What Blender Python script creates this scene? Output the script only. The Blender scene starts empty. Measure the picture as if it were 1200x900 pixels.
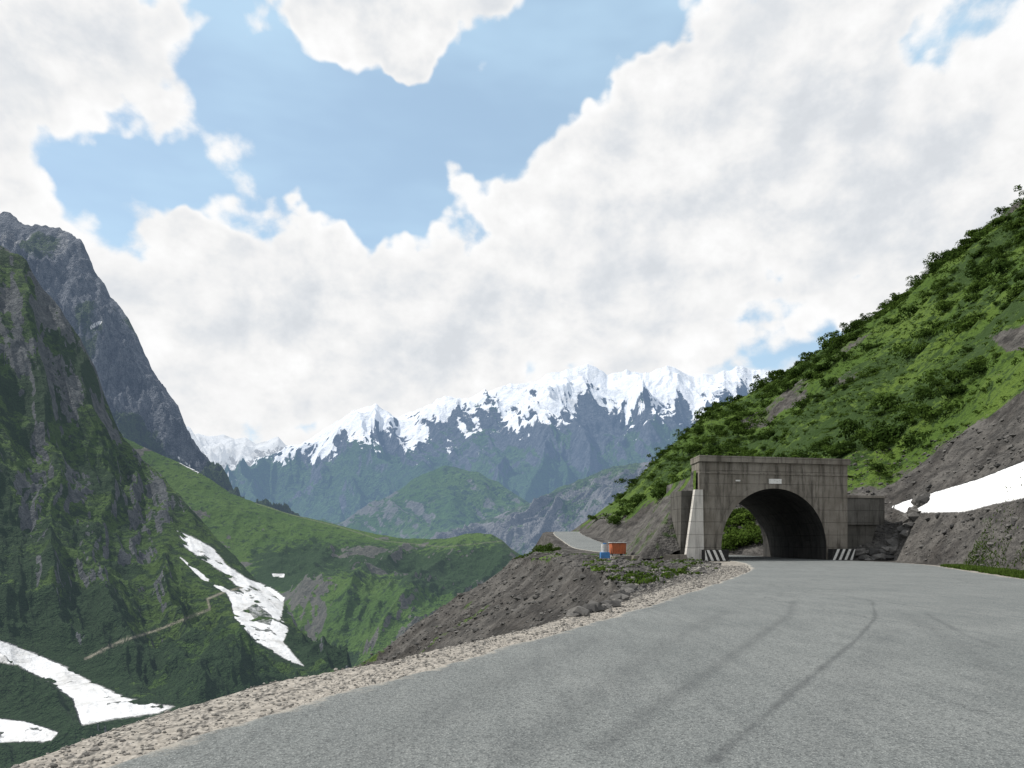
import bpy, math, numpy as np
from mathutils import Vector
rng=np.random.default_rng(7)
F=867.0; HX=600.0; HY=634.0; CZ=1.6
sc=bpy.context.scene
sc.view_settings.view_transform='Standard'; sc.view_settings.look='None'; sc.view_settings.exposure=0

# ---------------- numpy noise
def _h(ix,iy,s):
    n=(ix*374761393+iy*668265263+s*974634777)&0xffffffff
    n=((n^(n>>13))*1274126177)&0xffffffff
    return ((n^(n>>16))&0xffff)/65535.0
def vn(x,y,s=0):
    x=np.asarray(x,float); y=np.asarray(y,float)
    fx=np.floor(x); fy=np.floor(y); ix=fx.astype(np.int64); iy=fy.astype(np.int64)
    a=x-fx; b=y-fy
    a=a*a*a*(a*(a*6-15)+10); b=b*b*b*(b*(b*6-15)+10)
    return (_h(ix,iy,s)*(1-a)+_h(ix+1,iy,s)*a)*(1-b)+(_h(ix,iy+1,s)*(1-a)+_h(ix+1,iy+1,s)*a)*b
def fbm(x,y,o=5,s=0,g=.5):
    r=0;A=1;t=0
    for i in range(o):
        r=r+A*vn(x,y,s+i*17); t+=A; A*=g
        x,y=(x*1.6-y*1.2)+3.1,(x*1.2+y*1.6)+7.7
    return r/t
def ridged(x,y,o=5,s=0,g=.5):
    r=0;A=1;t=0
    for i in range(o):
        r=r+A*(1-np.abs(2*vn(x,y,s+i*13)-1))**1.4; t+=A; A*=g
        x,y=(x*1.6-y*1.2)+5.1,(x*1.2+y*1.6)+2.7
    return r/t
def sstep(a,b,x):
    t=np.clip((x-a)/(b-a),0,1); return t*t*(3-2*t)
def seg_dist(x,y,pts):
    d=np.full(np.shape(x),1e9)
    for (x0,y0),(x1,y1) in zip(pts[:-1],pts[1:]):
        dx,dy=x1-x0,y1-y0; L=dx*dx+dy*dy+1e-9
        t=np.clip(((x-x0)*dx+(y-y0)*dy)/L,0,1)
        d=np.minimum(d,np.hypot(x-x0-t*dx,y-y0-t*dy))
    return d
def poly_sd(x,y,poly):
    ins=np.zeros(np.shape(x),bool); n=len(poly)
    for i in range(n):
        x0,y0=poly[i]; x1,y1=poly[(i+1)%n]
        c=((y0>y)!=(y1>y))&(x<(x1-x0)*(y-y0)/((y1-y0)+1e-9)+x0)
        ins^=c
    d=seg_dist(x,y,list(poly)+[poly[0]])
    return np.where(ins,d,-d)
def topx(x,y,z):
    yy=np.maximum(y,.5)
    return HX+F*x/yy, HY-F*(z-CZ)/yy

# ---------------- mesh helpers
def link(o,parent=None):
    sc.collection.objects.link(o)
    if parent: o.parent=parent
    return o
def np_mesh(name,V,Q,mats,attrs=None,smooth=True,parent=None,mi=None):
    V=np.asarray(V,np.float32); Q=np.asarray(Q,np.int32); k=Q.shape[1]
    me=bpy.data.meshes.new(name)
    me.vertices.add(len(V)); me.vertices.foreach_set('co',V.ravel())
    me.loops.add(Q.size); me.loops.foreach_set('vertex_index',Q.ravel())
    me.polygons.add(len(Q)); me.polygons.foreach_set('loop_start',np.arange(0,Q.size,k,dtype=np.int32))
    me.polygons.foreach_set('loop_total',np.full(len(Q),k,np.int32))
    if mi is not None: me.polygons.foreach_set('material_index',np.asarray(mi,np.int32))
    me.update(calc_edges=True)
    me.polygons.foreach_set('use_smooth',np.full(len(Q),smooth))
    for n,a in (attrs or {}).items():
        at=me.attributes.new(n,'FLOAT','POINT'); at.data.foreach_set('value',np.asarray(a,np.float32).ravel())
    for m in (mats if isinstance(mats,list) else [mats]): me.materials.append(m)
    return link(bpy.data.objects.new(name,me),parent)
def grid_quads(nr,nc):
    i=np.arange(nr*nc).reshape(nr,nc)
    return np.stack([i[:-1,:-1],i[:-1,1:],i[1:,1:],i[1:,:-1]],-1).reshape(-1,4)
def grid_mesh(name,X,Y,Z,mat,attrs=None):
    V=np.stack([X,Y,Z],-1).reshape(-1,3)
    return np_mesh(name,V,grid_quads(*X.shape),mat,attrs)
def slope_of(X,Y,Z):
    P=np.stack([X,Y,Z],-1)
    a=np.gradient(P,axis=0); b=np.gradient(P,axis=1)
    n=np.cross(b,a); n/=np.linalg.norm(n,axis=-1,keepdims=True)+1e-9
    return np.abs(n[...,2]), n*np.sign(n[...,2:3]+1e-9)
def prism(name,poly,org,e,dirv,L,mats,parent=None,z0=0,faces_mat=None):
    n=len(poly); V=[]
    for s in (0,L):
        for a,z in poly: V.append((org[0]+e[0]*a+dirv[0]*s,org[1]+e[1]*a+dirv[1]*s,z0+z))
    Fs=[tuple(range(n-1,-1,-1)),tuple(range(n,2*n))]+[(i,(i+1)%n,n+(i+1)%n,n+i) for i in range(n)]
    me=bpy.data.meshes.new(name); me.from_pydata(V,[],Fs)
    for m in (mats if isinstance(mats,list) else [mats]): me.materials.append(m)
    if faces_mat:
        for i in faces_mat: me.polygons[2+i].material_index=1
    import bmesh
    bm=bmesh.new(); bm.from_mesh(me); bmesh.ops.recalc_face_normals(bm,faces=bm.faces); bm.to_mesh(me); bm.free()
    return link(bpy.data.objects.new(name,me),parent)

# ---------------- node helpers
class NT:
    def __init__(s,nt): s.t=nt; s.n=nt.nodes; s.l=nt.links
    def put(s,sock,v):
        if isinstance(v,bpy.types.NodeSocket): s.l.new(v,sock)
        elif v is not None:
            if isinstance(v,(tuple,list)) and len(v)==3 and sock.type=='RGBA': v=(*v,1)
            sock.default_value=v
    def math(s,op,a,b=None,c=None,clamp=False):
        n=s.n.new('ShaderNodeMath'); n.operation=op; n.use_clamp=clamp
        s.put(n.inputs[0],a); s.put(n.inputs[1],b)
        if c is not None: s.put(n.inputs[2],c)
        return n.outputs[0]
    def mix(s,f,a,b):
        n=s.n.new('ShaderNodeMix'); n.data_type='RGBA'
        s.put(n.inputs[0],f); s.put(n.inputs[6],a); s.put(n.inputs[7],b); return n.outputs[2]
    def mul(s,a,b):
        n=s.n.new('ShaderNodeMix'); n.data_type='RGBA'; n.blend_type='MULTIPLY'
        n.inputs[0].default_value=1; s.put(n.inputs[6],a); s.put(n.inputs[7],b); return n.outputs[2]
    def noise(s,v,scale,detail=5,rough=.55,dist=0,out=0):
        n=s.n.new('ShaderNodeTexNoise'); s.put(n.inputs['Vector'],v)
        n.inputs['Scale'].default_value=scale; n.inputs['Detail'].default_value=detail
        n.inputs['Roughness'].default_value=rough; n.inputs['Distortion'].default_value=dist
        return n.outputs[out]
    def voro(s,v,scale,out='Distance',detail=0,rough=.5,feature='F1'):
        n=s.n.new('ShaderNodeTexVoronoi'); n.feature=feature; s.put(n.inputs['Vector'],v)
        n.inputs['Scale'].default_value=scale
        if 'Detail' in n.inputs: n.inputs['Detail'].default_value=detail; n.inputs['Roughness'].default_value=rough
        return n.outputs[out]
    def mr(s,v,a,b,c=0.,d=1.,smooth=True):
        n=s.n.new('ShaderNodeMapRange'); n.interpolation_type='SMOOTHSTEP' if smooth else 'LINEAR'
        s.put(n.inputs[0],v); 
        for i,q in zip((1,2,3,4),(a,b,c,d)): n.inputs[i].default_value=q
        return n.outputs[0]
    def vm(s,op,a,b=None,sc_=None):
        n=s.n.new('ShaderNodeVectorMath'); n.operation=op; s.put(n.inputs[0],a)
        if b is not None: s.put(n.inputs[1],b)
        if sc_ is not None: s.put(n.inputs['Scale'],sc_)
        return n.outputs[0]
    def attr(s,name):
        n=s.n.new('ShaderNodeAttribute'); n.attribute_name=name; return n.outputs['Fac']
    def pos(s): return s.n.new('ShaderNodeNewGeometry').outputs['Position']
    def mapv(s,v,scale=(1,1,1),rot=(0,0,0),loc=(0,0,0),typ='POINT'):
        n=s.n.new('ShaderNodeMapping'); n.vector_type=typ; s.put(n.inputs[0],v)
        n.inputs['Location'].default_value=loc; n.inputs['Rotation'].default_value=rot; n.inputs['Scale'].default_value=scale
        return n.outputs[0]
def new_mat(name):
    m=bpy.data.materials.new(name); m.use_nodes=True; t=NT(m.node_tree); t.n.clear(); return m,t
def finish(t,col,rough=.9,bump=None,bdist=.1,bstr=1.,haze=0,hazecol=(.6,.7,.85),spec=.2):
    b=t.n.new('ShaderNodeBsdfPrincipled'); t.put(b.inputs['Base Color'],col); t.put(b.inputs['Roughness'],rough)
    b.inputs['Specular IOR Level'].default_value=spec
    if bump is not None:
        bn=t.n.new('ShaderNodeBump'); bn.inputs['Distance'].default_value=bdist; bn.inputs['Strength'].default_value=bstr
        t.put(bn.inputs['Height'],bump); t.l.new(bn.outputs[0],b.inputs['Normal'])
    o=t.n.new('ShaderNodeOutputMaterial'); sh=b.outputs[0]
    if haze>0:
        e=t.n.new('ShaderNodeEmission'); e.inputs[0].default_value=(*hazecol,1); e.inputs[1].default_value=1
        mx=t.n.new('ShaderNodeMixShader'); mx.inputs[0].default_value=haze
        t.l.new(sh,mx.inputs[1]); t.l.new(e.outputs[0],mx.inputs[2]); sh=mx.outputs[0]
    t.l.new(sh,o.inputs[0])

def terrain_mat(name,cs,g1,g2,shrub,r1,r2,haze=0,shd=(.5,.6),bd=1.,rstretch=(1,1,.4),snowamp=.5,vegamp=1.0,hazecol=(.55,.66,.82),gravel=None,snow=(.60,.615,.64),dirt=.55):
    m,t=new_mat(name); p=t.pos()
    nl=t.noise(p,1/(cs*14),3,.6); nm=t.noise(p,1/cs,4,.7); nf=t.noise(p,4/cs,3,.7)
    veg=t.mix(t.mr(nl,.38,.62),g1,g2)
    veg=t.mix(t.mr(nf,.35,.7,0,.6),veg,t.mul(veg,(.55,.6,.5)))
    veg=t.mix(t.mr(t.math('ADD',nm,t.math('MULTIPLY',t.attr('dense_shade'),.2)),shd[0],shd[1]),veg,shrub)  # thicker shrubs; on the spur this also darkens the painted cloud shadow
    rs=t.noise(t.mapv(p,rstretch),1.3/cs,5,.72,.5)
    rock=t.mix(t.mr(rs,.33,.67),r1,r2)
    rock=t.mix(t.mr(nf,.45,.75,0,.7),rock,t.mul(rock,(.5,.5,.52)))
    rock=t.mix(t.math('MULTIPLY',t.attr('streak'),.75),rock,t.mul(rock,(.48,.47,.47)))
    vf=t.mr(t.math('ADD',t.attr('veg'),t.math('MULTIPLY',t.math('SUBTRACT',nm,.5),vegamp)),.42,.58)
    col=t.mix(vf,rock,veg)
    if gravel:
        gc=t.mix(t.mr(t.noise(p,14,4,.7),.3,.7),gravel,tuple(c*.55 for c in gravel))
        gf=t.mr(t.math('ADD',t.attr('gravel'),t.math('MULTIPLY',t.math('SUBTRACT',t.noise(p,1.1,4,.7),.5),.9)),.4,.6)
        col=t.mix(gf,col,gc)
    col=t.mix(t.attr('path'),col,(.30,.275,.23))
    ns=t.noise(p,1.6/cs,4,.72)
    sf=t.mr(t.math('ADD',t.attr('snow'),t.math('MULTIPLY',t.math('SUBTRACT',ns,.5),snowamp)),.42,.58)
    sc2=t.mix(t.mr(t.noise(p,.55/cs,4,.75),.42,.75,0,.75),snow,tuple(c*dirt*k for c,k in zip(snow,(1.03,1,.94))))
    col=t.mix(sf,col,sc2)
    bh=t.math('ADD',t.math('MULTIPLY',nm,1.),t.math('MULTIPLY',nf,.4))
    bh=t.math('MULTIPLY',t.math('ADD',bh,rs),t.math('SUBTRACT',1.2,sf))
    finish(t,col,.95,bh,bd,1.,haze,hazecol,.1)
    return m

# ---------------- camera
cam=bpy.data.cameras.new('camera'); co=bpy.data.objects.new('camera',cam); link(co)
cam.sensor_width=36; cam.lens=26.01; cam.shift_y=184/1200; cam.clip_start=.1; cam.clip_end=60000
co.location=(0,0,CZ); co.rotation_euler=(math.radians(90),0,0); sc.camera=co

# ---------------- sun + sky
el=math.radians(52); S=Vector((-.86,.24,0)).normalized()*math.cos(el); S.z=math.sin(el)
sl=bpy.data.lights.new('sun','SUN'); sl.energy=4.9; sl.angle=math.radians(.5); sl.color=(1,.95,.87)
so=link(bpy.data.objects.new('sun',sl)); so.rotation_euler=(-S).to_track_quat('-Z','Y').to_euler(); so.location=(0,0,100)
w=bpy.data.worlds.new('World'); sc.world=w; w.use_nodes=True; t=NT(w.node_tree); t.n.clear()
sky=t.n.new('ShaderNodeTexSky'); sky.sky_type='NISHITA'; sky.sun_disc=False
sky.sun_elevation=el; sky.sun_rotation=math.atan2(S.x,S.y); sky.altitude=1000; sky.air_density=1.0; sky.dust_density=1.5
tc=t.n.new('ShaderNodeTexCoord').outputs['Generated']
warp=t.vm('SCALE',t.vm('SUBTRACT',t.noise(tc,5.,4,.65,out=1),(.5,.5,.5)),sc_=.24)
tcw=t.vm('ADD',tc,warp)
sx=t.n.new('ShaderNodeSeparateXYZ'); t.l.new(tcw,sx.inputs[0])
cb=t.n.new('ShaderNodeCombineXYZ'); t.l.new(sx.outputs[0],cb.inputs[0]); t.l.new(sx.outputs[2],cb.inputs[1])
t.put(cb.inputs[2],t.math('MULTIPLY',t.math('MINIMUM',sx.outputs[1],0.),5.))
q=cb.outputs[0]
def blob(px,py,rx,ry,rot=0,a=.0,b=1.35):
    u=(px-HX)/F; v=(HY-py)/F; k=math.sqrt(1+u*u+v*v)
    mp=t.mapv(q,(rx/F/k,ry/F/k,1),(0,0,math.radians(rot)),(u/k,v/k,0),'TEXTURE')
    ln=t.n.new('ShaderNodeVectorMath'); ln.operation='LENGTH'; t.l.new(mp,ln.inputs[0])
    return t.mr(ln.outputs['Value'],a,b,1.,0.)
def acc(lst):
    s=None
    for w_,args in lst:
        v=t.math('MULTIPLY',blob(*args),w_); s=v if s is None else t.math('ADD',s,v)
    return s
holes=acc([(1.5,(420,165,205,92,-2)),(1.15,(180,222,150,50,-8)),(1.45,(700,20,118,95,40)),(.8,(600,150,100,75,25)),
           (.8,(235,0,60,36)),(.34,(920,390,70,16)),(.36,(1085,40,60,35))])
adds=acc([(1.2,(430,-15,210,66,0)),(.9,(100,60,190,110,20)),(.7,(20,170,70,80)),(1.4,(880,150,190,150,35)),(.5,(330,262,150,22)),(.8,(1100,230,160,120)),(.9,(400,400,330,110)),(.8,(720,330,280,90))])
cp=t.mapv(tc,(1,1,1.25))
e0=t.noise(cp,7.5,7,.6,.1); vo0=t.voro(cp,13,detail=1.5,rough=.5)
c0=t.math('ADD',t.math('MULTIPLY',e0,1.1),t.math('MULTIPLY',t.math('SUBTRACT',.5,vo0),.55))
e1=t.noise(t.mapv(cp,loc=(.022,.0,-.035)),7.5,5,.6,.1)
field=t.math('ADD',t.math('SUBTRACT',.76,holes),t.math('MULTIPLY',adds,.75))
field=t.math('ADD',field,t.math('MULTIPLY',t.math('SUBTRACT',c0,.58),1.6))
alpha=t.mr(field,-.02,.36)
relief=t.math('SUBTRACT',e0,e1)
big=t.noise(cp,4.0,5,.6)
greyz=acc([(.6,(960,130,230,150,20)),(.35,(700,300,260,80,-10)),(.2,(250,360,260,80)),(.2,(60,90,120,90))])
br=t.math('ADD',.97,t.math('MULTIPLY',relief,.62))
br=t.math('SUBTRACT',br,t.math('MULTIPLY',t.math('MULTIPLY',t.mr(big,.40,.68),.17),t.math('ADD',.25,greyz)))
br=t.math('ADD',br,t.mr(field,.15,.8,.10,0.))
br=t.math('ADD',br,t.math('MULTIPLY',t.math('SUBTRACT',.45,vo0),.07))
br=t.math('MINIMUM',t.math('MAXIMUM',br,.80),1.04)
ccol=t.mix(t.mr(br,.80,.97),(.91,.95,1.0),(1,1,1))
ccol=t.vm('SCALE',ccol,sc_=br)
veilf=t.mr(t.noise(t.mapv(tc,(1,1,3)),2.5,4,.6),.3,.75,.52,.84)
bg1=t.n.new('ShaderNodeBackground'); t.l.new(sky.outputs[0],bg1.inputs[0]); bg1.inputs[1].default_value=.13
bgv=t.n.new('ShaderNodeBackground'); bgv.inputs[0].default_value=(.58,.81,1.0,1); bgv.inputs[1].default_value=1.0
mv=t.n.new('ShaderNodeMixShader'); t.l.new(veilf,mv.inputs[0]); t.l.new(bg1.outputs[0],mv.inputs[1]); t.l.new(bgv.outputs[0],mv.inputs[2])
bg2=t.n.new('ShaderNodeBackground'); t.l.new(ccol,bg2.inputs[0]); bg2.inputs[1].default_value=.96
mx=t.n.new('ShaderNodeMixShader'); t.l.new(alpha,mx.inputs[0]); t.l.new(mv.outputs[0],mx.inputs[1]); t.l.new(bg2.outputs[0],mx.inputs[2])
wo=t.n.new('ShaderNodeOutputWorld'); t.l.new(mx.outputs[0],wo.inputs[0])
w.cycles.sampling_method='MANUAL'; w.cycles.sample_map_resolution=256

# ---------------- generic mountain sheet
def sheet(name,cols,ridge,kr,npx,nseg,disp,mat,attrf,pxr=None,calm=None):
    cp_=np.array([c[0] for c in cols],float); K=len(cols[0][1])
    px=np.linspace(pxr[0] if pxr else cp_[0],pxr[1] if pxr else cp_[-1],npx)
    PY=np.array([np.interp(px,cp_,[c[1][k][0] for c in cols]) for k in range(K)])
    D=np.array([np.interp(px,cp_,[c[1][k][1] for c in cols]) for k in range(K)])
    def sm(a,w=int(npx/25)|1):
        k=np.hanning(w+2)[1:-1]; k/=k.sum(); return np.convolve(np.pad(a,w//2,mode='edge'),k,'valid')
    for k in range(K):
        D[k]=sm(D[k]); 
        if k!=kr: PY[k]=sm(PY[k])
    if ridge:
        r=np.array(ridge,float); PY[kr]=np.interp(px,r[:,0],r[:,1])
    Z=CZ+(HY-PY)/F*D; u=(px-HX)/F
    rows_d=[];rows_z=[];T=[]
    for k in range(K-1):
        n=nseg[k]
        i0=k-1 if (k-1>=0 and k!=kr) else k; i3=k+2 if (k+2<K and k+1!=kr) else k+1
        for j in range(n):
            s=j/n
            def cr(A):
                m0=(A[k+1]-A[i0])*.5 if i0!=k else (A[k+1]-A[k]); m1=(A[i3]-A[k])*.5 if i3!=k+1 else (A[k+1]-A[k])
                return (2*s**3-3*s*s+1)*A[k]+(s**3-2*s*s+s)*m0+(-2*s**3+3*s*s)*A[k+1]+(s**3-s*s)*m1
            rows_d.append(cr(D)); rows_z.append(cr(Z)); T.append(k+s)
    rows_d.append(D[-1]); rows_z.append(Z[-1]); T.append(K-1)
    D_=np.array(rows_d); Z_=np.array(rows_z); T_=np.array(T)[:,None]*np.ones((1,npx)); PX=px[None,:]*np.ones_like(D_)
    X=u[None,:]*D_; Y=D_.copy()
    dz=disp(PX,T_,X,Y)
    if calm:
        p0,p1=topx(X,Y,Z_)
        cm=np.maximum.reduce([np.clip(1+poly_sd(p0,p1,c)/28,0,1) for c in calm])
        dz=dz*(1-.85*sstep(0,1,cm))
    Z_=Z_+dz
    nz,nrm=slope_of(X,Y,Z_)
    ppx,ppy=topx(X,Y,Z_)
    return grid_mesh(name,X,Y,Z_,mat,attrf(ppx,ppy,T_,X,Y,Z_,nz,nrm))
def mask(px,py,poly,w=6): return np.clip(.5+poly_sd(px,py,poly)/w,0,1)
def linemask(px,py,pts,w): return np.clip(1.4-seg_dist(px,py,pts)/w,0,1)

# S1 left hillside
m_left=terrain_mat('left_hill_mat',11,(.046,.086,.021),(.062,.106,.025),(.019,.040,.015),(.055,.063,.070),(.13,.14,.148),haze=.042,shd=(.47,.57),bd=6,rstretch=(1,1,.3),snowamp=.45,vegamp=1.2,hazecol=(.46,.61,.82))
cols=[(-700,[(1000,180),(900,260),(780,360),(500,600),(60,1050),(250,1400)]),
(-200,[(1000,200),(880,290),(750,400),(500,650),(150,1050),(300,1350)]),
(0,[(960,230),(868,320),(745,450),(520,700),(285,1050),(400,1300)]),
(60,[(960,240),(860,330),(745,480),(560,720),(348,1040),(450,1300)]),
(125,[(950,250),(850,340),(755,490),(620,700),(455,980),(600,1250)]),
(190,[(950,260),(840,360),(765,500),(660,680),(550,900),(650,1200)]),
(260,[(950,270),(830,380),(775,480),(715,600),(640,800),(680,1100)]),
(330,[(950,290),(830,400),(795,470),(745,560),(705,680),(720,1000)]),
(420,[(950,300),(860,420),(825,470),(795,540),(775,620),(800,900)])]
rid=[(-700,60),(-200,150),(-60,245),(0,285),(25,305),(60,345),(90,390),(110,425),(125,465),(140,500),(165,530),(190,555),(215,592),(260,640),(300,680),(330,705),(420,775)]
snow1=[(-40,740),(0,750),(40,765),(75,780),(110,800),(150,818),(205,828),(185,836),(140,842),(95,850),(85,820),(60,800),(20,780),(-40,770)]
snow1b=[(-40,838),(30,845),(70,858),(60,868),(-40,872)]
snow2=[(207,622),(225,628),(250,642),(266,662),(290,678),(318,688),(334,700),(330,722),(338,738),(332,752),(356,780),(340,776),(300,752),(275,725),(270,705),(262,690),(285,695),(262,672),(235,655),(215,640)]
snow3=[(205,648),(215,655),(250,682),(270,692),(262,694),(235,678)]
pathl=[(100,772),(140,752),(185,738),(225,722),(246,714),(243,702),(262,694),(285,688)]
def d1(PX,T,X,Y):
    a=sstep(0,1.5,T)*(1-.6*np.exp(-((T-4)/.25)**2))
    wp=(fbm(X/160,Y/160,4,3)-.5)*60
    g=ridged((PX+T*22+wp)/75,T*.8,5,11)
    return a*(36*(g-.55)*(1+.8*sstep(3,3.8,T))+66*(fbm(X/170,Y/170,6,5,.53)-.5)+13*(ridged(X/45,Y/45,4,9)-.5))
def a1(px,py,T,X,Y,Z,nz,n):
    nn=fbm(X/80,Y/80,5,21); n3=fbm((px+T*20)/22,T*1.6,5,23)
    rk=sstep(.56,.70,.55*nn+.45*n3+.42*(0.62-nz)+.08*sstep(3.0,3.9,T)+.05*sstep(1.6,.8,T))
    sn=np.maximum.reduce([mask(px,py,snow1,14),mask(px,py,snow1b,10),mask(px,py,snow2,10),mask(px,py,snow3,5)])
    n4=fbm(X/10,Y/10,4,27); sn=np.clip(sn-.5*sstep(.62,.72,n4)-.5*mask(px,py,[(285,712),(300,705),(322,722),(318,735),(300,730)],5),0,1)
    pa=linemask(px,py,pathl,1.2)*(T<3.9)
    de=sstep(.5,.65,fbm(X/60,Y/60,4,29))+sstep(2.2,1.2,T)*.7
    return dict(veg=(1-rk).clip(0,1),snow=sn,path=pa*.8,dense_shade=de)
sheet('hillside',cols,rid,4,800,[25,80,160,210,20],d1,m_left,a1,calm=[snow1,snow1b,snow2,snow3])

# S2 rock peak
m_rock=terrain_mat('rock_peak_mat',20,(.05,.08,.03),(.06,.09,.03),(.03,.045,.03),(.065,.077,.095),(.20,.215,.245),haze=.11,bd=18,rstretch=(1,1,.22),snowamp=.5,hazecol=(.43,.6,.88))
rid2=[(-700,120),(-300,200),(-100,238),(-30,244),(0,250),(18,254),(30,262),(48,263),(65,268),(80,272),(95,283),(104,298),(112,318),(122,330),(135,352),(150,375),(160,392),(170,415),(185,440),(200,468),(212,488),(225,512),(240,532),(250,545),(280,580),(330,600),(380,625)]
cols=[(-700,[(700,1000),(520,1250),(300,1600),(120,1900),(300,2300)]),
(0,[(560,1150),(430,1300),(340,1500),(250,1800),(400,2200)]),
(100,[(620,1150),(500,1250),(400,1420),(290,1700),(450,2100)]),
(170,[(680,1150),(600,1200),(510,1350),(415,1550),(550,1900)]),
(250,[(720,1150),(660,1180),(600,1250),(545,1400),(600,1700)]),
(380,[(760,1150),(720,1180),(680,1250),(640,1350),(700,1600)])]
def d2(PX,T,X,Y):
    a=sstep(0,.6,T)*(1-.75*np.exp(-((T-3)/.3)**2))
    g=ridged((PX-T*30+40*fbm(X/200,Y/200,3,2))/50,T*1.2,6,31,.6)
    return a*(130*(g-.6)+90*(ridged(X/120,Y/120,5,33,.6)-.55))
def a2(px,py,T,X,Y,Z,nz,n):
    nn=fbm(X/120,Y/120,5,41)
    v=sstep(430,540,py+ (nn-.5)*200)*.9+sstep(.55,.72,nn)*.6
    patches=np.maximum.reduce([mask(px,py,[(104,381),(118,374),(122,378),(106,388)],5),mask(px,py,[(205,531),(225,545),(224,549),(207,537)],4)])*.8
    sn=np.maximum(patches, .48*sstep(.60,.72,fbm(X/60,Y/60,4,44))*sstep(420,300,py))
    return dict(veg=v.clip(0,1),snow=sn)
sheet('rocky_mountain',cols,rid2,3,600,[40,110,170,20],d2,m_rock,a2)

# S3 green spur
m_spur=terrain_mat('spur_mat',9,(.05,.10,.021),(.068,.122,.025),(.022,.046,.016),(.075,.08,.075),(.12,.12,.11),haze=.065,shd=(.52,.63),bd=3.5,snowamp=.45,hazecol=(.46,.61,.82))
rid3=[(60,490),(130,505),(190,533),(230,552),(270,578),(300,590),(330,600),(360,607),(400,617),(440,626),(480,632),(520,631),(545,627),(575,627),(588,634),(600,645),(640,672),(740,700)]
cols=[(60,[(820,600),(760,720),(690,850),(590,1050),(490,1200),(600,1500)]),
(190,[(820,560),(750,680),(680,830),(600,1000),(533,1150),(620,1400)]),
(270,[(850,500),(770,600),(705,740),(640,920),(578,1100),(640,1400)]),
(330,[(870,470),(780,560),(715,680),(655,860),(600,1050),(650,1350)]),
(400,[(880,440),(775,510),(690,600),(668,800),(617,1000),(650,1300)]),
(480,[(880,430),(765,490),(680,590),(672,760),(632,950),(660,1200)]),
(540,[(880,420),(780,480),(715,580),(675,720),(627,900),(650,1150)]),
(600,[(880,420),(790,480),(735,570),(695,700),(645,850),(680,1100)]),
(740,[(880,420),(810,480),(760,570),(730,700),(700,850),(720,1100)])]
def d3(PX,T,X,Y):
    a=sstep(0,.8,T)*(1-.85*np.exp(-((T-4)/.35)**2))
    g=ridged((PX-T*40)/60,T*.6,4,51)
    return a*(26*(g-.6)+36*(fbm(X/140,Y/140,6,55)-.5)+6*(ridged(X/25,Y/25,4,57)-.5))
def a3(px,py,T,X,Y,Z,nz,n):
    nn=fbm(X/60,Y/60,5,61)
    rk=sstep(.58,.74,nn+.6*(.82-nz))
    sn=np.maximum.reduce([mask(px,py,snow2,10),mask(px,py,snow3,5),mask(px,py,[(318,672),(334,672),(333,677),(320,676)],4),mask(px,py,[(193,522),(215,540),(235,552),(232,555),(205,540)],4)*.9,
       mask(px,py,[(232,540),(262,562),(275,572),(260,566)],3)*.8])
    n4=fbm(X/10,Y/10,4,27); sn=np.clip(sn-.5*sstep(.62,.72,n4)-.5*mask(px,py,[(285,712),(300,705),(322,722),(318,735),(300,730)],5),0,1)
    pa=np.maximum(linemask(px,py,pathl,1.2)*(px<290)*.8,linemask(px,py,[(300,590),(345,604),(400,618),(450,634),(520,641),(588,634)],.7)*.2)
    de=mask(px,py,[(300,650),(360,640),(450,645),(520,648),(590,640),(610,660),(570,700),(500,690),(450,668),(390,668),(340,690),(300,700)],26)*1.4  # cloud shadow across the spur, painted in as darker shrub colour
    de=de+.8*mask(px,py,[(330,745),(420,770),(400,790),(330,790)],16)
    return dict(veg=(1-rk).clip(0,1),snow=sn,path=pa,dense_shade=de)
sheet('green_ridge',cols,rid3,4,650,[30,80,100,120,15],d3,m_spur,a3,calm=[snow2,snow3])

# mid ranges
HC=(.36,.54,.82)
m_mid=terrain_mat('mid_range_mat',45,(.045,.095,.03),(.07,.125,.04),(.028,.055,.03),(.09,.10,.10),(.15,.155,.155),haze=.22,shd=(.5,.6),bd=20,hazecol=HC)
rid5=[(180,640),(300,640),(360,622),(400,612),(440,590),(480,565),(520,548),(560,552),(600,575),(640,600),(700,640),(800,660)]
def mk(px0,px1,by,bd_,dr,ridg,n=8):
    r=np.array(ridg,float); out=[]
    for p in np.linspace(px0,px1,n):
        ry=float(np.interp(p,r[:,0],r[:,1]))
        out.append((p,[(by,bd_),(by*.6+ry*.4,bd_*.65+dr*.35),(by*.3+ry*.7,bd_*.3+dr*.7),(ry,dr),(by,dr*1.25)]))
    return out
def dm(sc_,amp,seed,ex=.8,wl=55,gamp=.6,skew=30,oc=6,g2=.5,ramp=.8):
    def f(PX,T,X,Y):
        a=sstep(0,.6,T)*(1-ex*np.exp(-((T-3)/.25)**2))
        wx=X+(fbm(X/sc_,Y/sc_,3,seed+5)-.5)*sc_*.7
        g=ridged((PX+skew*T+(fbm(X/sc_,Y/sc_,4,seed+3)-.5)*wl*1.6)/wl,T*.55,oc,seed+21,g2)
        return a*amp*(gamp*1.6*(g-.55)+(ridged(wx/sc_,Y/sc_/1.7,7,seed,g2)-.55)*ramp+.35*(fbm(X/sc_*2,Y/sc_*2,5,seed+9)-.5))
    return f
def am(seed,vegb,snowf=None,wl=30,vy=None):
    def f(px,py,T,X,Y,Z,nz,n):
        nn=fbm(X/350,Y/350,5,seed); n2=fbm((px+30*T)/wl,T*1.5,5,seed+1)
        v=vegb+(nn-.5)*1.3+(n2-.5)*1.2+(nz-.8)*1.0
        if vy: v=v+vy(px,py)
        v=np.clip(v,0,1)
        s=snowf(px,py,X,Y,Z,nz,n) if snowf else np.zeros_like(px)
        return dict(veg=v,snow=s)
    return f
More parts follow.
